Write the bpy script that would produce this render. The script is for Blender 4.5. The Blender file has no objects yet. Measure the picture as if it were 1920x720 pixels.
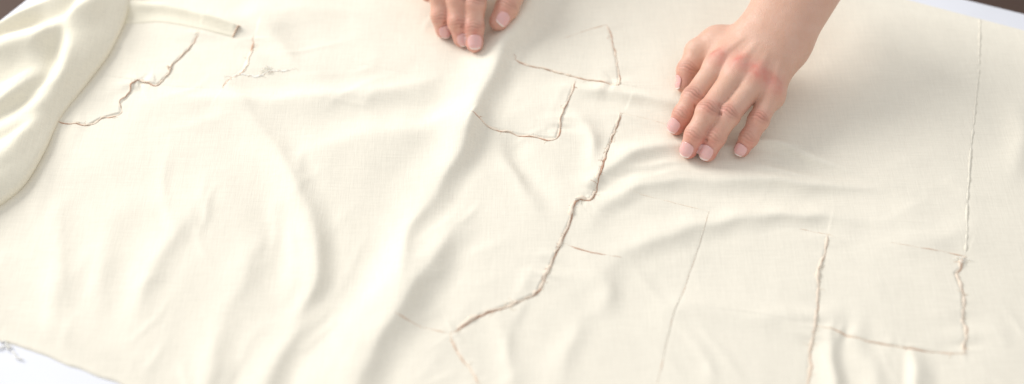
import bpy, math, random
import numpy as np
random.seed(4); rng=np.random.RandomState(7)
scene=bpy.context.scene
# ------------------------------------------------------------------ camera
PITCH=math.radians(50); DIST=1.18; FOC=50.0
Fv=np.array([0,math.cos(PITCH),-math.sin(PITCH)]); Uv=np.array([0,math.sin(PITCH),math.cos(PITCH)]); Rv=np.array([1.0,0,0])
CAM=-Fv*DIST
def P(u,v,z=0.0):
    d=Fv+(u-960)/1920*0.72*Rv+(360-v)/1920*0.72*Uv
    t=(z-CAM[2])/d[2]
    return CAM+t*d
cd=bpy.data.cameras.new("camera"); cam=bpy.data.objects.new("camera",cd); scene.collection.objects.link(cam)
cam.location=CAM; cam.rotation_euler=(math.radians(90)-PITCH,0,0)
cd.lens=FOC; cd.sensor_width=36; cd.clip_start=0.01; cd.clip_end=50
cd.dof.use_dof=True; cd.dof.focus_distance=float(np.dot(P(1280,250,0.015)-CAM,Fv)); cd.dof.aperture_fstop=1.8
scene.camera=cam
scene.view_settings.view_transform='Standard'; scene.view_settings.look='None'; scene.view_settings.exposure=0
# ------------------------------------------------------------------ light
w=bpy.data.worlds.new("World"); scene.world=w; w.use_nodes=True
bg=w.node_tree.nodes["Background"]; bg.inputs[0].default_value=(0.98,0.985,1.0,1); bg.inputs[1].default_value=0.73
def area(name,loc,target,size,power,col):
    l=bpy.data.lights.new(name,'AREA'); l.shape='RECTANGLE'; l.size=size[0]; l.size_y=size[1]; l.energy=power; l.color=col
    o=bpy.data.objects.new(name,l); scene.collection.objects.link(o); o.location=loc
    import mathutils
    d=mathutils.Vector(target)-mathutils.Vector(loc); o.rotation_euler=d.to_track_quat('-Z','Y').to_euler(); return o
area("window_light",(-2.5,1.6,1.6),(0.2,0,0),(1.8,1.5),118,(1.0,0.98,0.955))
# ------------------------------------------------------------------ materials
def newmat(name):
    m=bpy.data.materials.new(name); m.use_nodes=True; nt=m.node_tree; return m,nt,nt.nodes["Principled BSDF"]
def N(nt,t,**k):
    n=nt.nodes.new(t)
    for a,b in k.items(): setattr(n,a,b)
    return n
def cloth_mat(name,c1,c2):
    m,nt,b=newmat(name); L=nt.links.new
    tc=N(nt,'ShaderNodeTexCoord')
    n1=N(nt,'ShaderNodeTexNoise'); n1.inputs['Scale'].default_value=5; n1.inputs['Detail'].default_value=4
    L(tc.outputs['Object'],n1.inputs['Vector'])
    mix=N(nt,'ShaderNodeMix',data_type='RGBA'); mix.inputs[6].default_value=(*c1,1); mix.inputs[7].default_value=(*c2,1)
    L(n1.outputs['Fac'],mix.inputs[0])
    outs=[]
    for sc in ((1100,50,300),(50,1100,300)):
        mp=N(nt,'ShaderNodeMapping'); mp.inputs['Scale'].default_value=sc
        mp.inputs['Rotation'].default_value=(0,0,0.06)
        nn=N(nt,'ShaderNodeTexNoise'); nn.inputs['Scale'].default_value=1; nn.inputs['Detail'].default_value=3
        L(tc.outputs['Object'],mp.inputs['Vector']); L(mp.outputs[0],nn.inputs['Vector']); outs.append(nn)
    ad=N(nt,'ShaderNodeMath',operation='ADD'); L(outs[0].outputs['Fac'],ad.inputs[0]); L(outs[1].outputs['Fac'],ad.inputs[1])
    mr=N(nt,'ShaderNodeMapRange'); mr.inputs['From Min'].default_value=0.6; mr.inputs['From Max'].default_value=1.4
    mr.inputs['To Min'].default_value=0.945; mr.inputs['To Max'].default_value=1.055
    L(ad.outputs[0],mr.inputs['Value'])
    mul=N(nt,'ShaderNodeMix',data_type='RGBA',blend_type='MULTIPLY'); mul.inputs[0].default_value=1
    L(mix.outputs[2],mul.inputs[6]); L(mr.outputs[0],mul.inputs[7])
    L(mul.outputs[2],b.inputs['Base Color'])
    n4=N(nt,'ShaderNodeTexNoise'); n4.inputs['Scale'].default_value=160; n4.inputs['Detail'].default_value=3; L(tc.outputs['Object'],n4.inputs['Vector'])
    a4=N(nt,'ShaderNodeMath',operation='ADD'); L(ad.outputs[0],a4.inputs[0]); L(n4.outputs['Fac'],a4.inputs[1])
    bp=N(nt,'ShaderNodeBump'); bp.inputs['Strength'].default_value=0.32; bp.inputs['Distance'].default_value=0.0005
    L(a4.outputs[0],bp.inputs['Height']); L(bp.outputs[0],b.inputs['Normal'])
    b.inputs['Roughness'].default_value=0.95; b.inputs['Specular IOR Level'].default_value=0.05
    b.inputs['Sheen Weight'].default_value=0.06; b.inputs['Sheen Roughness'].default_value=0.6
    return m
M_cloth=cloth_mat("cream_cotton",(0.82,0.772,0.66),(0.845,0.797,0.685))
M_drape=cloth_mat("ivory_cotton",(0.84,0.79,0.65),(0.865,0.815,0.675))
M_hem=cloth_mat("rolled_hem",(0.87,0.77,0.645),(0.85,0.72,0.585))
def simple(name,c,r=0.6,noise=None):
    m,nt,b=newmat(name); b.inputs['Roughness'].default_value=r
    tc=N(nt,'ShaderNodeTexCoord'); n=N(nt,'ShaderNodeTexNoise'); n.inputs['Scale'].default_value=noise or 20; n.inputs['Detail'].default_value=5
    nt.links.new(tc.outputs['Object'],n.inputs['Vector'])
    mx=N(nt,'ShaderNodeMix',data_type='RGBA'); mx.inputs[6].default_value=(*[x*0.85 for x in c],1); mx.inputs[7].default_value=(*[min(1,x*1.12) for x in c],1)
    nt.links.new(n.outputs['Fac'],mx.inputs[0]); nt.links.new(mx.outputs[2],b.inputs['Base Color'])
    return m
M_brown=simple("brown_thread",(0.56,0.34,0.235),0.9,300)
M_tan=simple("tan_thread",(0.70,0.50,0.37),0.9,300)
M_white=simple("white_thread",(0.88,0.86,0.80),0.9,200)
M_table=simple("white_laminate",(0.76,0.775,0.83),0.5,6)
M_floor=simple("brown_wood",(0.06,0.03,0.018),0.6,9)
# ------------------------------------------------------------------ mesh helpers
def mesh_np(name,verts,quads,mats,smooth=True,matidx=None,parent=None):
    me=bpy.data.meshes.new(name); verts=np.asarray(verts,dtype=np.float32); quads=np.asarray(quads,dtype=np.int32)
    me.vertices.add(len(verts)); me.vertices.foreach_set('co',verts.ravel())
    me.loops.add(quads.size); me.loops.foreach_set('vertex_index',quads.ravel())
    me.polygons.add(len(quads)); me.polygons.foreach_set('loop_start',np.arange(0,quads.size,quads.shape[1],dtype=np.int32))
    me.polygons.foreach_set('loop_total',np.full(len(quads),quads.shape[1],dtype=np.int32))
    if matidx is not None: me.polygons.foreach_set('material_index',np.asarray(matidx,dtype=np.int32))
    me.update(calc_edges=True); me.validate()
    me.polygons.foreach_set('use_smooth',np.full(len(me.polygons),smooth,dtype=bool))
    for m in mats: me.materials.append(m)
    o=bpy.data.objects.new(name,me); scene.collection.objects.link(o)
    if parent: o.parent=parent
    return o
def gridquads(nx,ny):
    i=np.arange(nx*ny).reshape(nx,ny)
    return np.stack([i[:-1,:-1],i[1:,:-1],i[1:,1:],i[:-1,1:]],-1).reshape(-1,4)
def catmull(pts,n=6):
    p=np.asarray(pts,float); p=np.vstack([2*p[0]-p[1],p,2*p[-1]-p[-2]]); out=[]
    for i in range(1,len(p)-2):
        for k in range(n):
            t=k/n; out.append(0.5*((2*p[i])+(-p[i-1]+p[i+1])*t+(2*p[i-1]-5*p[i]+4*p[i+1]-p[i+2])*t*t+(-p[i-1]+3*p[i]-3*p[i+1]+p[i+2])*t**3))
    out.append(p[-2]); return np.array(out)
def segdist(X,Y,pts,maxd):
    x0,x1=pts[:,0].min()-maxd,pts[:,0].max()+maxd; y0,y1=pts[:,1].min()-maxd,pts[:,1].max()+maxd
    idx=np.where((X>x0)&(X<x1)&(Y>y0)&(Y<y1))[0]
    x=X[idx]; y=Y[idx]; best=np.full(len(idx),1e9); sg=np.zeros(len(idx)); ex=np.zeros((len(idx),pts.shape[1]-2))
    for a,b in zip(pts[:-1],pts[1:]):
        dx,dy=b[0]-a[0],b[1]-a[1]; l2=dx*dx+dy*dy+1e-12
        h=np.clip(((x-a[0])*dx+(y-a[1])*dy)/l2,0,1)
        ex_,ey_=x-a[0]-h*dx,y-a[1]-h*dy; d2=ex_**2+ey_**2; m=d2<best
        best[m]=d2[m]; sg[m]=np.sign(dx*ey_[m]-dy*ex_[m]); ex[m]=a[2:]+(b[2:]-a[2:])*h[m,None]
    return idx,np.sqrt(best),sg,ex
def noisef(X,Y,f0,n,seed):
    r=np.random.RandomState(seed); o=np.zeros_like(X)
    for _ in range(n):
        a=r.uniform(0,6.28); f=f0*r.uniform(0.55,1.7); p=r.uniform(0,6.28); o+=np.sin((X*math.cos(a)+Y*math.sin(a))*f+p)*(f0/f)**0.5
    return o/math.sqrt(n/2)
def ridge_world(X,Y,Z,q,skew,mod=None):
    idx,d,s,e=segdist(X,Y,q,q[:,3].max()*3.4)
    wd=e[:,1]*(1+skew*s); g=(d/wd)
    A=e[:,0] if mod is None else e[:,0]*mod[idx]
    Z[idx]+=A*(0.84*np.exp(-g**2)+0.22*np.exp(-(g/0.5)**2)-0.08*np.exp(-((g-1.9)/0.7)**2))
def add_ridge(X,Y,Z,pts,skew=0.0,z=0.005,mod=None):
    q=np.array([[*P(u,v,z)[:2],a/1000,wd/1000] for u,v,a,wd in pts])
    if abs(q[-1,2])<1e-6: q[-1,3]*=1.5
    if abs(q[0,2])<1e-6: q[0,3]*=1.4
    q=catmull(q,7); 
    ridge_world(X,Y,Z,q,skew,mod)
def add_step(X,Y,Z,pts,h=0.001,side=1,fall=0.022,z=0.004):
    q=np.array([[*P(u,v,z)[:2],1.0] for u,v in pts]); q[0,2]=q[-1,2]=0.1
    idx,d,s,e=segdist(X,Y,q,fall*3.5)
    t=np.clip(d/0.0012,0,1); t=t*t*(3-2*t)
    Z[idx]+=np.where(s*side>0,h*e[:,0]*t*np.exp(-(d/fall)**1.5),-0.0002*e[:,0]*np.exp(-(d/0.002)**2))
# ------------------------------------------------------------------ fabric sheet
NX,NY=1300,700
xs=np.linspace(-0.64,0.64,NX)
fe=np.array([P(-300,560)[:2],P(-60,628)[:2],P(0,640)[:2],P(60,655)[:2],P(130,688)[:2],P(220,716)[:2],P(330,770)[:2],P(420,830)[:2],[0.7,-0.26]])
be=np.array([P(-300,140)[:2],P(0,75)[:2],P(110,-5)[:2],P(260,-60)[:2],P(900,-160)[:2],P(1500,-60)[:2],P(1700,-1)[:2],P(1840,36)[:2],P(1925,58)[:2],P(2100,110)[:2]])
yf=np.interp(xs,fe[:,0],fe[:,1]); yb=np.interp(xs,be[:,0],be[:,1])
yf+=0.0008*np.sin(xs*90)+0.0004*np.sin(xs*231+1)
tv=np.linspace(0,1,NY)
X=np.repeat(xs,NY); Y=(yf[:,None]+(yb-yf)[:,None]*tv[None,:]).ravel()
Z=np.zeros_like(X)
Z+=0.0011*noisef(X,Y,20,14,11)+0.00036*noisef(X,Y,55,18,12)+0.00012*noisef(X,Y,150,20,13)
Z+=0.003
def warp(a): return X+a*noisef(X,Y,34,12,21)+a*0.28*noisef(X,Y,120,12,23), Y+a*noisef(X,Y,34,12,22)+a*0.28*noisef(X,Y,120,12,24)
XB,YB=warp(0.0030); XW,YW=warp(0.0040)
MODW=np.clip(1+0.26*noisef(X,Y,42,12,25),0.35,1.6); MODB=np.clip(1+0.17*noisef(X,Y,42,12,25),0.6,1.4)
B=lambda pts,skew=0.0: add_ridge(XB,YB,Z,pts,-skew,0.005,MODB)
R=lambda pts,skew=0.0: add_ridge(XW,YW,Z,pts,-skew,0.005,MODW)
B([(1050,-60,9,18),(1008,0,11,18),(968,60,12,17),(925,120,12,16),(892,185,11,15),(870,245,9,14),(852,300,6.5,13),(812,360,5,14),(775,425,4,14),(760,480,3.5,15),(745,540,2.5,16),(720,600,0,16)],0.3)
B([(880,380,0,16),(848,440,3.5,16),(808,505,6.5,17),(764,565,9,17),(722,630,10.5,17),(680,700,10.5,17),(645,790,10,17)],0.3)
R([(850,120,0,20),(870,190,4,26),(810,240,4,24),(710,265,3,22),(600,290,1.8,22),(520,320,0,20)],-0.2)
R([(930,230,0,14),(960,300,-2,14),(1010,370,-2,12),(1060,430,0,10)])
R([(900,225,0,8),(945,315,1.8,8),(1000,385,1.6,8),(1050,440,0,8)])
B([(400,120,0,16),(440,180,1.6,15),(490,240,2.8,14),(545,320,4.4,14),(580,400,5,14),(588,470,4.6,13),(580,530,3.6,11),(555,575,1.4,9),(530,640,0,12)],0.3)
R([(450,240,0,14),(495,350,-1.2,16),(515,450,-1.5,18),(500,560,-0.8,16),(480,620,0,14)])
R([(800,370,0,14),(780,450,2.0,14),(735,530,2.3,16),(655,640,2.3,18),(600,740,2,18)])
B([(200,200,0,16),(300,190,2,15),(420,194,3,16),(540,190,3.6,16),(660,180,3.6,16),(780,150,2.5,16),(860,110,0,14)],0.2)
R([(470,0,0,14),(520,50,2,11),(565,110,2,10),(640,160,0,14)])
R([(360,-10,0,20),(450,30,2.4,18),(600,15,2.2,18),(760,40,0,20)])
B([(1010,150,0,10),(1100,166,3.4,9),(1180,178,4.2,9),(1255,196,5.4,9),(1310,215,4,9),(1340,245,0,9)],-0.3)
R([(1030,190,0,8),(1085,230,2.2,8),(1112,270,2.4,8),(1110,330,0,8)])
B([(1080,385,0,9),(1110,345,2.3,9),(1155,308,3.9,10),(1215,280,5,9),(1285,268,4.8,8),(1360,274,3.6,7),(1450,272,4.8,6.5),(1540,300,3.4,6.5),(1640,330,1.9,7),(1760,360,0,12)],-0.3)
B([(1080,440,0,10),(1150,380,2.2,10),(1260,342,3.3,11),(1400,338,3.5,10),(1520,350,4.0,8),(1610,352,2.6,6),(1700,350,0,8)],-0.25)
B([(1080,540,0,14),(1180,475,2.0,12),(1290,440,3.5,11),(1400,408,3.6,10),(1540,402,3.1,10),(1760,420,0,14)],-0.25)
R([(1130,330,0,6),(1200,310,1.2,5),(1280,300,1.4,5),(1350,305,0,6)])
R([(1150,360,0,6),(1250,325,1.0,5),(1330,322,0.9,5),(1420,330,0,6)])
R([(1390,310,0,5),(1450,318,1.2,4.5),(1530,335,1.0,4.5),(1600,345,0,6)])
B([(1220,590,0,12),(1300,562,2.2,12),(1400,575,2.0,12),(1520,600,1.6,12),(1600,620,0,12)])
R([(1040,480,0,10),(1110,505,1.4,8),(1140,540,1.6,8),(1130,600,0,9)])
B([(370,350,0,14),(345,400,1.2,13),(310,450,2.1,12),(280,515,2.4,12),(266,580,1.8,12),(268,650,0,13)],0.2)
R([(500,400,0,14),(468,465,1.6,12),(437,545,2.8,12),(410,625,3.0,12),(388,700,2.4,12),(372,790,0,13)],0.2)
B([(150,340,0,14),(128,390,1.2,11),(112,470,2.1,11),(112,545,2.0,11),(128,630,0,12)],0.2)
R([(235,340,0,14),(205,410,1.0,12),(190,480,1.5,12),(184,560,1.3,12),(192,640,0,14)],0.2)
B([(600,560,0,14),(560,620,2.0,13),(525,680,2.8,13),(498,745,3,14),(475,820,2,15)],0.2)
R([(1900,180,0,10),(1905,250,3.2,13),(1890,340,0,12)])
R([(1566,610,0,6),(1560,650,3,7),(1555,700,4.2,7),(1550,800,4,7)],0.2)
R([(1722,640,0,5),(1726,680,3.6,6),(1722,730,4,6),(1718,820,4,6)],-0.3)
R([(1640,650,0,8),(1645,700,1.6,9),(1640,780,2,9)],0.1)
R([(1860,410,0,10),(1780,438,1.5,11),(1700,450,1.5,11),(1620,445,0,10)])
R([(1560,-20,0,22),(1620,80,1.4,26),(1640,180,1.4,28),(1590,280,0,22)])
R([(1090,570,0,9),(1075,630,1.4,9),(1058,680,1.5,9),(1040,780,0,9)])
R([(910,560,0,9),(950,630,1.4,10),(965,700,1.5,10),(950,800,0,9)])
def flow(u,v):
    if u<620: return math.atan2(1.0,-0.22+0.25*math.sin(v/150)) if v>250 else math.atan2(0.25,1)
    if u<1080: return math.atan2(1.0,-0.75)
    return math.atan2(-0.12+0.2*math.sin(u/210),1.0) if v<480 else math.atan2(0.7,0.35)
for k in range(170):
    u=rng.uniform(0,1900); v=rng.uniform(10,720)
    if u>1250 and v<250: continue
    am=rng.uniform(0.15,0.8)*(0.9 if u<620 else 0.85); wd=rng.uniform(2.5,8); n=5; st=rng.uniform(14,44); a=flow(u,v)+rng.uniform(-0.5,0.5); cur=rng.uniform(-0.12,0.12)
    pts=[]
    for i in range(n):
        pts.append((u,v,am*math.sin(math.pi*i/(n-1)),wd)); u+=math.cos(a)*st; v+=math.sin(a)*st; a+=cur
    R(pts,rng.uniform(-0.3,0.3))
G=Z.reshape(NX,NY)
for _ in range(5):
    G[1:-1,:]=0.25*G[:-2,:]+0.5*G[1:-1,:]+0.25*G[2:,:]; G[:,1:-1]=0.25*G[:,:-2]+0.5*G[:,1:-1]+0.25*G[:,2:]
Z=G.ravel().copy()
SE=dict(
 s1=[(372,58),(355,90),(325,120),(318,137),(295,160),(275,156),(255,152),(240,180),(226,193),(226,212),(190,222),(165,235),(108,225)],
 s2=[(478,68),(468,98),(455,130),(430,150),(418,168)],
 s3=[(965,113),(1000,122),(1080,143),(1130,155),(1162,160),(1155,110),(1145,65),(1137,45)],
 s3b=[(1137,45),(1100,55),(1058,69)],
 s4=[(882,225),(920,240),(960,248),(1000,255),(1042,260),(1055,220),(1068,180),(1078,152)],
 s5=[(1168,213),(1155,238),(1145,262),(1135,290),(1125,325),(1110,374),(1086,373),(1075,388),(1072,405),(1055,445),(1030,500),(1005,550),(960,570),(900,590),(845,624)],
 s5b=[(845,624),(860,660),(885,692),(897,722)],
 s5c=[(845,625),(800,615),(740,597)],
 s6=[(1053,454),(1100,470),(1165,482)],
 s7=[(1553,437),(1545,480),(1535,520),(1534,570),(1528,615),(1518,660),(1512,730)],
 s7b=[(1553,437),(1500,427)],
 s8=[(1840,28),(1835,140),(1822,280),(1815,380),(1812,478)],
 s8b=[(1812,480),(1803,500),(1790,512),(1804,548),(1806,600),(1813,664)],
 s8c=[(1813,664),(1730,657),(1650,643),(1600,630),(1560,617),(1528,609)],
 s8e=[(1528,609),(1400,585),(1285,570)],
 s8d=[(1812,480),(1750,470),(1670,456)],
 s9=[(1330,395),(1310,460),(1280,545),(1265,580),(1250,640),(1232,720)],
 s10=[(1330,395),(1250,375),(1170,358)],
 s11=[(1168,213),(1215,224),(1262,236)],
 s12=[(600,100),(760,135),(880,170)],
 s13=[(372,58),(440,68),(478,70)], s14=[(255,152),(330,163),(418,168)])
def step(k,h,side,fall=0.022): add_step(X,Y,Z,SE[k],h,side,fall)
step('s1',0.0010,-1); step('s2',0.0009,1); step('s3',0.0009,1); step('s4',0.0009,1)
step('s5',0.0011,-1,0.03); step('s5b',0.0006,1); step('s5c',0.0003,1); step('s6',0.0004,-1); step('s7',0.0007,-1,0.03)
step('s8',0.00035,-1,0.04); step('s8b',0.0010,-1); step('s8c',0.0009,-1); step('s8e',0.0003,-1); step('s9',0.0002,-1); step('s10',0.0001,1); step('s12',0.0002,1); step('s13',0.0004,1); step('s14',0.0003,1)
for k in ('s1','s2','s3','s4','s5','s7','s8b','s8c','s5b'):
    q=catmull([[*P(u,v,0.004)[:2]] for u,v in SE[k]],3); L=np.concatenate([[0],np.cumsum(np.linalg.norm(np.diff(q,axis=0),axis=1))])
    q=np.column_stack([q,L]); idx,d,s,e=segdist(X,Y,q,0.05)
    ph=e[:,0]; mod=0.5+0.5*np.sin(ph*61+len(k)); Z[idx]+=mod*(0.00035*np.sin(ph*420+3*np.sin(ph*130))*np.exp(-(d/0.008)**2)+0.0006*np.sin(ph*190+2*np.sin(ph*70)+d*60*s)*np.exp(-(d/0.018)**2))
e1=np.clip((Y.reshape(NX,NY)-yf[:,None])/0.03,0,1); e2=np.clip((yb[:,None]-Y.reshape(NX,NY))/0.03,0,1); ee=(e1*e1*(3-2*e1)*e2*e2*(3-2*e2)).ravel()
e0=np.clip(np.minimum(Y.reshape(NX,NY)-yf[:,None],yb[:,None]-Y.reshape(NX,NY))/0.002,0,1).ravel()
Z=0.0009+(np.maximum(Z,0.0006)-0.0009)*ee
Z=-0.0003+(Z+0.0003)*np.sqrt(e0)
G=Z.reshape(NX,NY)
def H(x,y):
    fx=(x-xs[0])/(xs[1]-xs[0]); i=int(np.clip(fx,0,NX-2)); 
    t=np.clip((y-yf[i])/(yb[i]-yf[i]),0,1)*(NY-1); j=int(min(t,NY-2)); a=fx-i; b=t-j
    a=min(max(a,0),1)
    return float((G[i,j]*(1-a)+G[i+1,j]*a)*(1-b)+(G[i,j+1]*(1-a)+G[i+1,j+1]*a)*b)
V=np.column_stack([X,Y,Z])
sheet=mesh_np("fabric_sheet",V,gridquads(NX,NY),[M_cloth])
sheet["label"]="cream cotton fabric sheet with pieced raw-edge seams, rumpled over white table"; sheet["category"]="fabric"
# ------------------------------------------------------------------ tubes (hems, threads)
def tube_geo(path,rad,flat=0.7,n=7):
    path=np.asarray(path); T=np.gradient(path,axis=0); T/=np.linalg.norm(T,axis=1)[:,None]+1e-9
    S=np.cross(T,[0,0,1.0]); S/=np.linalg.norm(S,axis=1)[:,None]+1e-9; B_=np.cross(S,T)
    rad=np.broadcast_to(rad,(len(path),)); a=np.arange(n)/n*2*math.pi
    v=path[:,None,:]+rad[:,None,None]*(np.cos(a)[None,:,None]*S[:,None,:]+flat*np.sin(a)[None,:,None]*B_[:,None,:])
    i=np.arange(len(path)*n).reshape(-1,n); j=np.roll(i,-1,axis=1)
    q=np.stack([i[:-1],j[:-1],j[1:],i[1:]],-1).reshape(-1,4)
    return v.reshape(-1,3),q
def resample(q,step):
    L=np.concatenate([[0],np.cumsum(np.linalg.norm(np.diff(q,axis=0),axis=1))]); n=max(4,int(L[-1]/step)); s=np.linspace(0,L[-1],n)
    return np.column_stack([np.interp(s,L,q[:,k]) for k in range(q.shape[1])]),s
def smoothnoise(n,k):
    a=rng.randn(n+4*k); ker=np.hanning(2*k+1); ker/=math.sqrt((ker**2).sum()); return np.convolve(a,ker,'same')[2*k:2*k+n]
def hem(name,keys,r_hem,r_line,side=1,fray=0,wig=0.0005,mats=None,off=0.0):
    VV=[];QQ=[];MM=[];base=0
    def add(v,q,m):
        nonlocal base
        VV.append(v);QQ.append(q+base);MM.append(np.full(len(q),m));base+=len(v)
    for k in keys:
        q=np.array([P(u,v,0.004)[:2] for u,v in SE[k]]); q=catmull(q,5) if len(q)>2 else q
        q,s=resample(q,0.0009); T=np.gradient(q,axis=0); T/=np.linalg.norm(T,axis=1)[:,None]; Nn=np.column_stack([-T[:,1],T[:,0]])
        n=len(q); wv=smoothnoise(n,5)*wig*0.8+smoothnoise(n,16)*wig*1.5
        q=q+Nn*wv[:,None]
        ends=np.clip(np.minimum(s,s[-1]-s)/0.006,0.3,1)
        if r_hem>0:
            c=q+Nn*side*r_hem*0.6; r=r_hem*(1+0.35*smoothnoise(n,5))*ends; r=np.clip(r,0.0002,None)
            z=np.array([H(x,y) for x,y in c])+r*0.10
            add(*tube_geo(np.column_stack([c,z]),r,0.42),0)
        if r_line>0:
            c=q-Nn*side*(r_hem*0.55+off); r=r_line*(1+0.7*smoothnoise(n,9))*ends; r=np.clip(r,0.00008,None)
            z=np.array([H(x,y) for x,y in c])+r*0.35
            add(*tube_geo(np.column_stack([c,z]),r,0.5,6),1)
        for _ in range(int(fray*s[-1]*1000)):
            i=rng.randint(n); a=rng.uniform(0,6.28); Lf=rng.uniform(0.002,0.007); cur=rng.uniform(-1.5,1.5); p=q[i].copy(); pts=[]
            for t in range(7):
                pts.append([p[0],p[1],H(p[0],p[1])+0.0004+0.0004*math.sin(t)]); p+=Lf/6*np.array([math.cos(a+cur*t/3),math.sin(a+cur*t/3)])
            add(*tube_geo(pts,0.00014,1,4),0 if rng.rand()<0.8 else 1)
    return mesh_np(name,np.vstack(VV),np.vstack(QQ),mats or [M_hem,M_brown],True,np.concatenate(MM),sheet)
hem("raw_edge",['s1'],0.0008,0.00036,-1,0.12,0.0005)
hem("raw_edge",['s2'],0.0007,0.00036,1,0.10,0.0005)
hem("raw_edge",['s3'],0.0008,0.00028,1,0.08,0.0003)
hem("raw_edge",['s4'],0.0009,0.0003,1,0.08,0.0004)
hem("raw_edge",['s5'],0.0012,0.00036,-1,0.16,0.0004)
hem("raw_edge",['s5b'],0.0008,0.00026,1,0.08,0.0004,[M_hem,M_tan])
hem("raw_edge",['s7'],0.0010,0.00020,-1,0.12,0.0004,[M_hem,M_tan])
hem("raw_edge",['s8b'],0.0013,0.00028,-1,0.2,0.0008,[M_hem,M_tan])
hem("raw_edge",['s8c'],0.0005,0.00030,-1,0.03,0.0002,[M_hem,M_tan])
hem("stitched_seam",['s8'],0.0008,0.0,-1,0.0,0.0001,[M_cloth,M_tan])
hem("stitched_seam",['s9'],0.0003,0.00012,-1,0.0,0.0001,[M_cloth,M_tan])
hem("stitched_seam",['s6'],0.0,0.00034,-1,0.0,0.0002,[M_hem,M_brown])
hem("stitched_seam",['s5c'],0.0,0.00028,-1,0.0,0.0001,[M_hem,M_tan])
for k in ('s3b','s7b','s8d','s10','s11'): hem("stitched_seam",[k],0.0,0.00020,1,0.0,0.0001,[M_hem,M_tan if k in('s3b','s7b','s8d') else M_hem])
def tuft(name,cx,cy,n,spread,lab=None,mat=None,rad=0.00022,onz=None):
    VV=[];QQ=[];base=0
    for _ in range(n):
        p=P(cx,cy,0.003)[:2]+rng.randn(2)*spread*0.35; a=rng.uniform(0,6.28); pts=[]
        c=rng.uniform(-1,1)
        for t in range(14):
            z=(H(p[0],p[1]) if onz is None else onz)+0.0006+abs(math.sin(t*0.7+c*3))*spread*0.10; pts.append([p[0],p[1],z])
            a+=c*0.5+rng.uniform(-0.4,0.4); p=p+spread*0.16*np.array([math.cos(a),math.sin(a)])
        v,q=tube_geo(catmull(pts,3),rad,1,5); VV.append(v);QQ.append(q+base);base+=len(v)
    return mesh_np(name,np.vstack(VV),np.vstack(QQ),[mat or M_white],True,None,sheet)
tuft("loose_thread",498,132,6,0.006)
SE['t1']=[(425,146),(455,140),(480,146),(510,134),(552,128)]
hem("loose_thread",['t1'],0.0006,0.0002,1,0.2,0.001,[M_white,M_tan])
tuft("loose_thread",1803,487,6,0.003); tuft("loose_thread",1082,377,3,0.002); tuft("loose_thread",318,130,3,0.002,mat=M_tan)
tuft("frayed_corner",20,650,3,0.006,rad=0.0007)
# ------------------------------------------------------------------ gathered fabric at the side
NT,NS=420,320
pp=catmull([[*P(u,v,0.01)[:2]] for u,v in [(262,-52),(248,-15),(234,30),(205,90),(165,145),(112,212),(82,280),(45,340),(-15,388),(-90,440),(-160,520)]],8)
pp,_s=resample(pp,0.0006); ti=np.linspace(0,len(pp)-1,NT).astype(int); pp=pp[ti]
ker=np.hanning(25); ker/=ker.sum()
for k in range(2): pp[:,k]=np.convolve(np.pad(pp[:,k],12,'edge'),ker,'valid')
tt=np.linspace(0,1,NT); D=np.column_stack([-0.80-0.20*tt,-0.59+0.84*tt]); D/=np.linalg.norm(D,axis=1)[:,None]
Rr=0.0056+0.0010*np.sin(tt*9+1)+0.0006*np.sin(tt*23)
nl=60; phe=math.radians(52)
ph=np.linspace(-math.pi/2,phe,nl); smax=0.36
off=np.concatenate([np.zeros(nl),np.linspace(0,1,NS-nl+1)[1:]**1.25*smax])
o2=np.zeros((NT,NS)); z2=np.zeros((NT,NS))
rise=0.0135+0.0025*np.sin(tt*7+0.5)
for i in range(NT):
    o2[i,:nl]=Rr[i]-Rr[i]*np.cos(ph); z2[i,:nl]=Rr[i]+Rr[i]*np.sin(ph)
    o2[i,nl:]=o2[i,nl-1]+off[nl:]; tau=rise[i]*math.tan(phe); z2[i,nl:]=z2[i,nl-1]+rise[i]*(1-np.exp(-off[nl:]/tau))
xy=pp[:,None,:]+D[:,None,:]*o2[:,:,None]
Xd=xy[:,:,0].ravel(); Yd=xy[:,:,1].ravel(); Zd=np.zeros_like(Xd)
XDW=Xd+0.0035*noisef(Xd,Yd,36,12,31)+0.0010*noisef(Xd,Yd,120,12,33); YDW=Yd+0.0035*noisef(Xd,Yd,36,12,32)+0.0008*noisef(Xd,Yd,120,12,34)
Rd=lambda pts,skew=0: add_ridge(XDW,YDW,Zd,pts,skew,0.02)
Rd([(215,-40,3,20),(165,50,5,18),(125,115,6,16),(85,180,6,16),(50,250,5,16),(0,310,3,16),(-60,360,2,16)],0.1)
Rd([(180,-20,-3,8),(145,45,-6,9),(95,110,-7,9),(40,180,-6,10),(-40,240,-4,12)])
Rd([(205,60,0,6),(170,100,2.2,6),(130,160,2.6,6),(95,220,2.2,6),(70,280,0,7)])
Rd([(150,120,0,5),(110,180,-2.2,5),(80,240,-2.2,5),(50,300,0,6)])
Rd([(200,0,2,9),(160,35,6,10),(90,75,8,12),(10,100,8,13),(-60,120,7,15)])
Rd([(170,20,0,8),(90,45,-6,7),(10,68,-7,8),(-60,85,-5,10)])
Rd([(110,110,0,12),(50,150,4.5,12),(0,190,6,12),(-60,230,6,15)])
Rd([(70,215,0,8),(25,250,-4,7),(-30,290,-4,9)])
Rd([(150,-5,3,9),(80,20,6,11),(0,42,6,12),(-60,60,4,12)])
for k in range(26):
    u=rng.uniform(-20,210); v=rng.uniform(-10,330); a=math.atan2(1,-0.9)+rng.uniform(-0.5,0.5); st=rng.uniform(14,32); am=rng.uniform(-1.0,1.1); wd=rng.uniform(2.5,6)
    Rd([(u+math.cos(a)*st*i,v+math.sin(a)*st*i+3*math.sin(i),am*math.sin(math.pi*i/4),wd) for i in range(5)])
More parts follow.
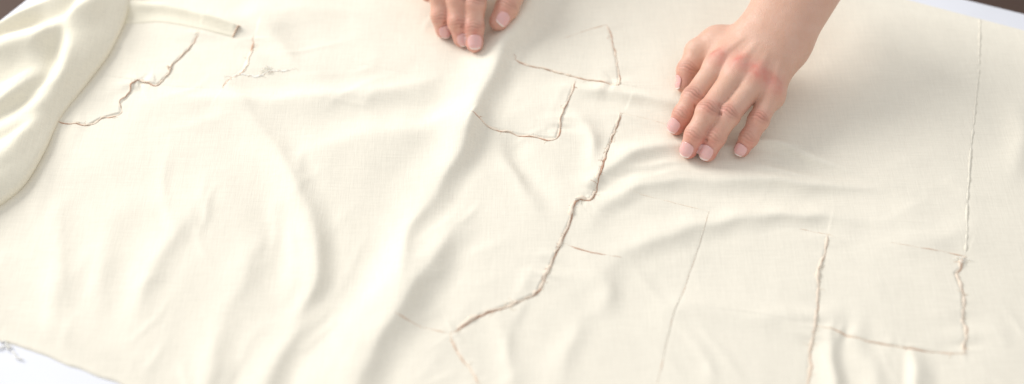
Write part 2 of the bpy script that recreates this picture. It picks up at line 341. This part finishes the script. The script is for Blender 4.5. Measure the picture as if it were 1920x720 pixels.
Zd+=0.0007*noisef(Xd,Yd,32,12,35)+0.0002*noisef(Xd,Yd,90,14,36)
wgt=np.zeros((NT,NS)); wgt[:,nl:]=(1-np.exp(-(off[nl:]/0.014)**1.3))[None,:]
Zt=z2+Zd.reshape(NT,NS)*wgt
base=np.array([H(x,y) for x,y in pp])[:,None]*np.exp(-o2/0.03)*0.5
Zt=np.maximum(Zt+base,0.002)
tap=np.clip(tt/0.05,0,1); tap=np.sqrt(tap*(2-tap)); Zt=0.002+(Zt-0.002)*tap[:,None]
for _ in range(5):
    Zt[1:-1,:]=0.25*Zt[:-2,:]+0.5*Zt[1:-1,:]+0.25*Zt[2:,:]; Zt[:,nl:-1]=0.25*Zt[:,nl-1:-2]+0.5*Zt[:,nl:-1]+0.25*Zt[:,nl+1:]
drape=mesh_np("gathered_fabric",np.column_stack([Xd,Yd,Zt.ravel()]),gridquads(NT,NS),[M_drape])
drape["label"]="ivory fabric gathered in thick soft folds on the cream sheet"; drape["category"]="fabric"
# folded flap with a cut end
c=catmull([[*P(u,v,z)[:2],z] for u,v,z in [(175,2,0.008),(250,18,0.006),(300,22,0.005),(345,32,0.0045),(395,46,0.004),(443,60,0.004)]],10)
c,s=resample(c,0.001); n=len(c); wd=np.interp(s/s[-1],[0,0.35,0.65,0.97,1],[0.022,0.0150,0.0105,0.0072,0.0068])
T=np.gradient(c,axis=0); T/=np.linalg.norm(T,axis=1)[:,None]; S=np.cross(T,[0,0,1.0]); VV=[];m=36
hN=smoothnoise(n,14)*0.0004
for i in range(n):
    zb=H(c[i,0],c[i,1])
    ht=np.interp(i/n,[0,0.3,0.8,0.97,1],[0.0085,0.0065,0.0045,0.0036,0.0016])
    for j in range(m):
        x=-1+2*j/(m-1); r=wd[i]
        # rounded crest near the far border, long gentle slope on the near side
        prof=math.exp(-((x+0.35)/0.55)**2)*(1-abs(x)**8)
        VV.append([c[i,0]+S[i,0]*r*x,c[i,1]+S[i,1]*r*x,H(c[i,0]+S[i,0]*r*x,c[i,1]+S[i,1]*r*x)+0.0009*(1-abs(x)**16)-0.0003*(abs(x)>0.97)+ht*prof+hN[i]*prof+0.0005*math.sin(6*x+i*0.04)*prof])
quads=gridquads(n,m)
strip=mesh_np("folded_strip",np.array(VV),quads,[M_drape]); 
ev=[VV[(n-1)*m+j] for j in range(m)]
v_,q_=tube_geo(np.array(ev),0.0006,0.8,6); capo=mesh_np("raw_edge",v_,q_,[M_tan],True,None,strip)
strip["label"]="narrow folded ivory fabric strip with a raw cut end"; strip["category"]="fabric strip"
# ------------------------------------------------------------------ table + floor
def poly_slab(name,poly,z0,z1,mat,parent=None):
    n=len(poly); me=bpy.data.meshes.new(name); v=[(x,y,z1) for x,y in poly]+[(x,y,z0) for x,y in poly]
    f=[tuple(range(n)),tuple(range(2*n-1,n-1,-1))]+[(i,i+n,(i+1)%n+n,(i+1)%n) for i in range(n)]
    me.from_pydata(v,[],f); me.materials.append(mat); me.update()
    o=bpy.data.objects.new(name,me); scene.collection.objects.link(o)
    if parent: o.parent=parent
    bv=o.modifiers.new("bevel",'BEVEL'); bv.width=0.002; bv.segments=2
    return o
a=P(1822,0)[:2]; b=P(1920,24)[:2]; dr=(b-a)/np.linalg.norm(b-a)
l0=P(0,36)[:2]; l1=P(46,0)[:2]; dl=(l1-l0)/np.linalg.norm(l1-l0)
A=np.array([dr,-dl]).T; k=np.linalg.solve(A,l0-a); corner=a+dr*k[0]
br=a+dr*0.75; fl=l0-dl*0.9
table=bpy.data.objects.new("table",None); scene.collection.objects.link(table); table.location=(0,0,-0.74)
tp=[fl,(fl[0]+0.5,-0.75),(br[0],-0.75),br,corner]
tp=[tuple(map(float,p)) for p in tp]
top=poly_slab("tabletop",tp[::1],-0.03,-0.0005,M_table,table)
cx,cy=np.mean(tp,axis=0)
for x,y in [tp[1],tp[2],tp[3],tp[4]]:
    x=cx+(x-cx)*0.88; y=cy+(y-cy)*0.88
    poly_slab("leg",[(x-.025,y-.025),(x+.025,y-.025),(x+.025,y+.025),(x-.025,y+.025)],-0.74,-0.032,M_table,table)
for ch in table.children: ch.location=(0,0,0.74)
table["label"]="plain white work table under the spread cream fabric"; table["category"]="table"
fl_=poly_slab("floor",[(-5,-4),(5,-4),(5,6),(-5,6)],-0.78,-0.742,M_floor); fl_["kind"]="structure"
# ------------------------------------------------------------------ hands
def skin_mat():
    m,nt,b=newmat("skin"); L=nt.links.new
    at=N(nt,'ShaderNodeAttribute',attribute_name='flush'); tc=N(nt,'ShaderNodeTexCoord')
    n1=N(nt,'ShaderNodeTexNoise'); n1.inputs['Scale'].default_value=90; n1.inputs['Detail'].default_value=5; L(tc.outputs['Object'],n1.inputs['Vector'])
    n0=N(nt,'ShaderNodeTexNoise'); n0.inputs['Scale'].default_value=130; n0.inputs['Detail'].default_value=4; L(tc.outputs['Object'],n0.inputs['Vector'])
    r0=N(nt,'ShaderNodeMapRange'); r0.inputs['From Min'].default_value=0.3; r0.inputs['From Max'].default_value=0.7; r0.inputs['To Min'].default_value=0.5; r0.inputs['To Max'].default_value=1.15; L(n0.outputs['Fac'],r0.inputs[0])
    mu=N(nt,'ShaderNodeMath',operation='MULTIPLY',use_clamp=True); L(at.outputs['Fac'],mu.inputs[0]); L(r0.outputs[0],mu.inputs[1])
    mx=N(nt,'ShaderNodeMix',data_type='RGBA'); mx.inputs[6].default_value=(0.66,0.395,0.285,1); mx.inputs[7].default_value=(0.63,0.205,0.16,1)
    L(mu.outputs[0],mx.inputs[0])
    m2=N(nt,'ShaderNodeMix',data_type='RGBA'); m2.inputs[7].default_value=(0.74,0.50,0.40,1)
    mr=N(nt,'ShaderNodeMapRange'); mr.inputs['From Min'].default_value=0.4; mr.inputs['From Max'].default_value=0.75; mr.inputs['To Max'].default_value=0.4
    L(n1.outputs['Fac'],mr.inputs[0]); L(mr.outputs[0],m2.inputs[0]); L(mx.outputs[2],m2.inputs[6])
    a2=N(nt,'ShaderNodeAttribute',attribute_name='crease')
    m3=N(nt,'ShaderNodeMix',data_type='RGBA'); m3.inputs[7].default_value=(0.32,0.125,0.085,1); L(a2.outputs['Fac'],m3.inputs[0]); L(m2.outputs[2],m3.inputs[6])
    L(m3.outputs[2],b.inputs['Base Color'])
    b.inputs['Roughness'].default_value=0.45; b.inputs['Subsurface Weight'].default_value=0.10
    b.inputs['Subsurface Radius'].default_value=(1,0.35,0.2); b.inputs['Subsurface Scale'].default_value=0.002
    b.inputs['Specular IOR Level'].default_value=0.5
    v=N(nt,'ShaderNodeTexVoronoi',feature='DISTANCE_TO_EDGE'); v.inputs['Scale'].default_value=800; L(tc.outputs['Object'],v.inputs['Vector'])
    n2=N(nt,'ShaderNodeTexNoise'); n2.inputs['Scale'].default_value=220; n2.inputs['Detail'].default_value=4; L(tc.outputs['Object'],n2.inputs['Vector'])
    ad=N(nt,'ShaderNodeMath',operation='ADD'); L(v.outputs['Distance'],ad.inputs[0]); L(n2.outputs['Fac'],ad.inputs[1])
    bp=N(nt,'ShaderNodeBump'); bp.inputs['Strength'].default_value=0.6; bp.inputs['Distance'].default_value=0.0006; L(ad.outputs[0],bp.inputs['Height']); L(bp.outputs[0],b.inputs['Normal'])
    return m
M_skin=skin_mat()
def nail_mat():
    m,nt,b=newmat("fingernail"); at=N(nt,'ShaderNodeAttribute',attribute_name='tip')
    mx=N(nt,'ShaderNodeMix',data_type='RGBA'); mx.inputs[6].default_value=(0.77,0.44,0.41,1); mx.inputs[7].default_value=(0.87,0.71,0.65,1)
    nt.links.new(at.outputs['Fac'],mx.inputs[0]); nt.links.new(mx.outputs[2],b.inputs['Base Color'])
    b.inputs['Roughness'].default_value=0.18; b.inputs['Coat Weight'].default_value=0.5; b.inputs['Coat Roughness'].default_value=0.08; b.inputs['Subsurface Weight'].default_value=0.1; b.inputs['Subsurface Scale'].default_value=0.002
    return m
M_nail=nail_mat()
def seg(p,a,b,r1,r2):
    ba=b-a; h=np.clip(((p-a)@ba)/(ba@ba),0,1); return np.linalg.norm(p-a-h[:,None]*ba,axis=1)-(r1+(r2-r1)*h)
def smin(a,b,k):
    h=np.clip(0.5+0.5*(b-a)/k,0,1); return b*(1-h)+a*h-k*h*(1-h)
def build_hand(spec,label):
    FG=spec['fingers']
    def sdf(p):
        palm=None
        for a,b,r1,r2,k in spec['palm']:
            d=seg(p,a,b,r1,r2); palm=d if palm is None else smin(palm,d,k)
        out=None
        for nme,ch in FG.items():
            d=None
            for (a,ra),(b,rb) in zip(ch[:-1],ch[1:]):
                e=seg(p,a,b,ra,rb); d=e if d is None else smin(d,e,0.0022)
            for i,(a,ra) in enumerate(ch[1:-1]):
                up=np.array([0,0,1.0]); e=np.linalg.norm(p-(a+up*0.0005),axis=1)-(ra+0.0005); d=smin(d,e,0.003)
            d=smin(palm,d,0.006 if nme!='thumb' else 0.010); out=d if out is None else np.minimum(out,d) if nme!='thumb' else smin(out,d,0.0015)
        return out
    vox=0.00095; blk=4
    allp=np.array([a for ch in FG.values() for a,_ in ch]+[x for s_ in spec['palm'] for x in s_[:2]])
    lo=allp.min(0)-0.04; hi=allp.max(0)+0.04
    nb=np.ceil((hi-lo)/(vox*blk)).astype(int)
    g=[lo[i]+(np.arange(nb[i])+0.5)*vox*blk-vox*0.5 for i in range(3)]
    C=np.stack(np.meshgrid(*g,indexing='ij'),-1).reshape(-1,3); cv=sdf(C)
    Fv_=np.repeat(np.repeat(np.repeat(cv.reshape(nb),blk,0),blk,1),blk,2).astype(np.float32)
    act=np.repeat(np.repeat(np.repeat((np.abs(cv)<vox*blk*1.6).reshape(nb),blk,0),blk,1),blk,2)
    ii=np.argwhere(act); vals=np.empty(len(ii))
    for s0 in range(0,len(ii),400000): vals[s0:s0+400000]=sdf(lo+ii[s0:s0+400000]*vox)
    Fv_[act]=vals
    S=Fv_<0
    nx,ny,nz=S.shape
    c=np.zeros((nx-1,ny-1,nz-1),np.int8)
    for dx in (0,1):
        for dy in (0,1):
            for dz in (0,1): c+=S[dx:nx-1+dx,dy:ny-1+dy,dz:nz-1+dz]
    cell=(c>0)&(c<8); ids=-np.ones(cell.shape,np.int64); ci=np.argwhere(cell); ids[cell]=np.arange(len(ci))
    verts=lo+(ci+0.5)*vox
    quads=[]
    for ax in range(3):
        sl0=[slice(None)]*3; sl1=[slice(None)]*3; sl0[ax]=slice(0,-1); sl1[ax]=slice(1,None)
        s0=S[tuple(sl0)]; s1=S[tuple(sl1)]; e=np.argwhere(s0!=s1); flip=s0[tuple(e.T)]
        b_,c_=[(1,2),(2,0),(0,1)][ax]
        ok=(e[:,b_]>0)&(e[:,c_]>0)&(e[:,b_]<ids.shape[b_])&(e[:,c_]<ids.shape[c_])&(e[:,ax]<ids.shape[ax]); e=e[ok]; flip=flip[ok]
        def idd(db,dc):
            q=e.copy(); q[:,b_]+=db; q[:,c_]+=dc; return ids[q[:,0],q[:,1],q[:,2]]
        q=np.stack([idd(-1,-1),idd(0,-1),idd(0,0),idd(-1,0)],-1); q[~flip]=q[~flip][:,::-1]; quads.append(q)
    quads=np.vstack(quads); quads=quads[(quads>=0).all(1)]
    eps=0.0004
    def grad(p):
        return np.stack([sdf(p+np.eye(3)[k]*eps)-sdf(p-np.eye(3)[k]*eps) for k in range(3)],-1)/(2*eps)
    for _ in range(3):
        gr=grad(verts); d=sdf(verts); stp=d[:,None]*gr/(np.sum(gr**2,1)[:,None]+1e-6); l=np.linalg.norm(stp,axis=1,keepdims=True); stp*=np.minimum(1,0.0008/(l+1e-9)); verts=verts-stp
    a_=quads[:,[0,1,2,3]].ravel(); b_=quads[:,[1,2,3,0]].ravel(); cnt=np.bincount(a_,minlength=len(verts))+np.bincount(b_,minlength=len(verts))
    for _ in range(3):
        acc=np.stack([np.bincount(a_,verts[b_,k],len(verts))+np.bincount(b_,verts[a_,k],len(verts)) for k in range(3)],-1)
        verts=0.4*verts+0.6*acc/np.maximum(cnt,1)[:,None]
    gr=grad(verts); nor=gr/(np.linalg.norm(gr,axis=1)[:,None]+1e-9)
    flush=np.zeros(len(verts)); crease=np.zeros(len(verts)); disp=np.zeros(len(verts))
    for nme,ch in FG.items():
        pts=[a for a,_ in ch]; rs=[r for _,r in ch]
        d=np.linalg.norm(verts-pts[-1],axis=1); flush+=0.75*np.exp(-(d/0.012)**2)
        if nme!='thumb': 
            for q_ in pts[1:]: flush+=0.12*np.exp(-(np.linalg.norm(verts-q_,axis=1)/0.014)**2)
        joints=[(1,1.0),(2,0.6)] if nme!='thumb' else [(2,0.8)]
        for ji,amt in joints:
            J=pts[ji]; ax=pts[min(ji+1,len(pts)-1)]-pts[ji-1]; ax/=np.linalg.norm(ax)
            up=np.array([0,0,1.0]); up-=ax*(up@ax); up/=np.linalg.norm(up)
            rel=verts-J; s=rel@ax; rad=np.linalg.norm(rel-s[:,None]*ax,axis=1)
            ok=(rad<rs[ji]*1.45)&(np.abs(s)<0.012); dors=np.clip(nor@up,0,1)**1.4
            bt=np.cross(ax,up); lat=(rel@bt)/rs[ji]
            for si,am in ((-0.0050,0.5),(-0.0020,0.9),(0.0010,1.0),(0.0042,0.5)):
                cc=s-si*(1-0.55*lat**2)-0.0005*np.sin(lat*5+si*4000)
                gct=np.exp(-(cc/0.0008)**2)*dors*ok*am*amt; disp-=0.0006*gct; crease+=0.7*gct
            flush+=0.5*amt*np.exp(-(np.linalg.norm(verts-(J+up*rs[ji]),axis=1)/0.009)**2)
        if nme!='thumb':
            J=pts[0]; flush+=1.0*np.exp(-(np.linalg.norm(verts-(J+np.array([0,0,rs[0]])),axis=1)/0.0090)**2)
            disp+=0.0010*np.exp(-(np.linalg.norm(verts-(J+np.array([0,0,rs[0]])),axis=1)/0.007)**2)
    verts=verts+nor*disp[:,None]
    hand=mesh_np("person",verts,quads,[M_skin])
    at=hand.data.attributes.new('flush','FLOAT','POINT'); at.data.foreach_set('value',np.clip(flush,0,1).astype(np.float32))
    at=hand.data.attributes.new('crease','FLOAT','POINT'); at.data.foreach_set('value',np.clip(crease,0,0.75).astype(np.float32))
    hand["label"]=label; hand["category"]="person"
    for nme,ch in FG.items():
        T,r=ch[-1]; Dp=ch[-2][0]; ax=T-Dp; ax/=np.linalg.norm(ax); up=np.array(spec['nailup'].get(nme,(0,0,1.0)),float); up-=ax*(up@ax); up/=np.linalg.norm(up); bt=np.cross(ax,up)
        na,nb_=26,21; a0,a1=-0.0066,0.0060
        if nme=='thumb': a0,a1=-0.0060,0.0060
        if nme=='pinky': a0,a1=-0.0052,0.0053
        AA,BB=np.meshgrid(np.linspace(-1,1,na),np.linspace(-1,1,nb_),indexing='ij')
        wfac=np.where(AA<0,(1-0.30*np.abs(AA)**3.0),(1-0.20*np.abs(AA)**3.0)); 
        curve=0.20*(1-BB**2)*np.sign(AA)*np.abs(AA)**2
        av=(a0+a1)/2+(a1-a0)/2*(AA*0.84+curve); th=math.radians(48 if nme!='thumb' else 42)*BB*wfac
        org=T+av.ravel()[:,None]*ax; dirn=np.cos(th).ravel()[:,None]*up+np.sin(th).ravel()[:,None]*bt
        lo_=np.zeros(len(org)); hi_=np.full(len(org),r*1.7)
        for _ in range(18):
            mid=(lo_+hi_)/2; v_=sdf(org+dirn*mid[:,None]); lo_=np.where(v_<0,mid,lo_); hi_=np.where(v_<0,hi_,mid)
        rr=lo_+0.00030*(1-0.6*np.abs(BB.ravel())**4); rr=np.maximum(rr,r*(0.93-0.14*np.clip(AA.ravel(),0,1)**2))
        pv=org+dirn*rr[:,None]
        q=gridquads(na,nb_)
        no=mesh_np("fingernail",pv,q,[M_nail],True,None,hand)
        tipv=np.clip((AA.ravel()*1.0+0.10*(BB.ravel()**2)-0.78)*9,0,1); 
        att=no.data.attributes.new('tip','FLOAT','POINT'); att.data.foreach_set('value',tipv.astype(np.float32))
        sm=no.modifiers.new('thick','SOLIDIFY'); sm.thickness=0.0005; sm.offset=-1 
    return hand
def tipfix(u,v,r,press=0.0008):
    p=P(u,v,0.01)
    for _ in range(6): p=P(u,v,H(p[0],p[1])+r-press)
    return p
def fing(px,rs,zs,tipr_press=0.0008):
    ch=[]
    for (u,v),r,z in zip(px,rs,zs):
        r=r*1.12
        if z is None: ch.append((tipfix(u,v,r,tipr_press),r))
        else: ch.append((P(u,v,z),r))
    return ch
FA=dict(
 index=fing([(1346,124),(1300,184),(1281,215),(1268,237)],[.0098,.0086,.0076,.0068],[.036,.030,.020,None]),
 middle=fing([(1384,136),(1328,210),(1304,253),(1291,281)],[.0100,.0089,.0078,.0069],[.040,.034,.021,None]),
 ring=fing([(1418,152),(1365,217),(1341,258),(1327,287)],[.0096,.0085,.0075,.0067],[.038,.033,.020,None]),
 pinky=fing([(1446,176),(1422,226),(1404,259),(1391,280)],[.0088,.0076,.0067,.0060],[.031,.026,.017,None]),
 thumb=fing([(1345,82),(1308,98),(1290,132),(1284,158)],[.0120,.0098,.0084,.0070],[.030,.026,.019,None]))
def palm_spec(F,wr,wu,fr,fu,hub):
    I,Mi,Rg,Pk=[F[k][0][0] for k in ('index','middle','ring','pinky')]; T0=F['thumb'][0][0]
    wm=(wr+wu)/2; dn=np.array([0,0,-1.0])
    sp=[(wr,I,.0135,.0108,.01),(wr*0.6+wu*0.4,Mi,.0140,.0112,.012),(wr*0.35+wu*0.65,Rg,.0140,.0106,.012),(wu,Pk,.0130,.0098,.012),
        (I+dn*.008,Pk+dn*.006,.009,.009,.012),(wm+dn*.004,(Mi+Rg)/2+dn*.008,.014,.012,.015),
        (wr+dn*.006,T0,.0135,.0125,.014),(T0,I*0.75+wm*0.25+dn*.006,.010,.009,.014),
        (wr,fr,.0165,.023,.014),(wu,fu,.0155,.022,.018),(wm,(fr+fu)/2,.0165,.023,.018)]
    up=np.array([0,0,1.0])
    for k,(t) in zip(('index','middle','ring','pinky'),(0.2,0.42,0.6,0.85)):
        b=F[k][0][0]; a=wr*(1-t)+wu*t; d_=b-a
        sp.append((a+d_*0.25+up*.0128,b+up*.0106-d_*0.06,.0022,.0030,.0032))
        sp.append((b+up*.0026,b+up*.0028+d_*0.01,.0098,.0098,.0036))
    return sp
wrA=P(1428,55,.052); wuA=P(1480,86,.047)
frA=P(1497,-100,.085); fuA=P(1564,-72,.080)
specA=dict(fingers=FA,wrist=(wrA+wuA)/2,palm=palm_spec(FA,wrA,wuA,frA,fuA,None),nailup={'thumb':(-1.0,-0.25,0.15),'index':(-0.1,-0.1,1),'pinky':(0.1,-0.1,1)})
hA=build_hand(specA,"bare hand and forearm pressing fingertips flat on cream fabric")
FB=dict(
 index=fing([(905,-60),(889,8),(888,52),(890,82)],[.0100,.0090,.0080,.0071],[.040,.034,.021,None]),
 middle=fing([(868,-70),(857,-2),(859,42),(866,72)],[.0100,.0092,.0081,.0072],[.042,.036,.022,None]),
 ring=fing([(832,-66),(826,-8),(827,30),(832,56)],[.0096,.0088,.0078,.0069],[.040,.034,.021,None]),
 pinky=fing([(800,-58),(795,-30),(797,-10),(802,6)],[.0088,.0076,.0067,.0060],[.033,.028,.018,None]),
 thumb=fing([(945,-75),(968,-25),(950,16),(935,40)],[.0122,.0104,.0092,.0078],[.034,.030,.022,None]))
FB['pinky'][-1]=(P(803,-8,.012),.0060); FB['pinky'][-2]=(P(798,-22,.020),.0067)
wrB=P(915,-150,.055); wuB=P(862,-150,.052)
specB=dict(fingers=FB,wrist=(wrB+wuB)/2,palm=palm_spec(FB,wrB,wuB,P(925,-330,.085),P(850,-330,.08),None),nailup={'thumb':(0.35,-0.6,0.6)})
hB=build_hand(specB,"bare hand with fingertips resting on cream fabric beside fold")
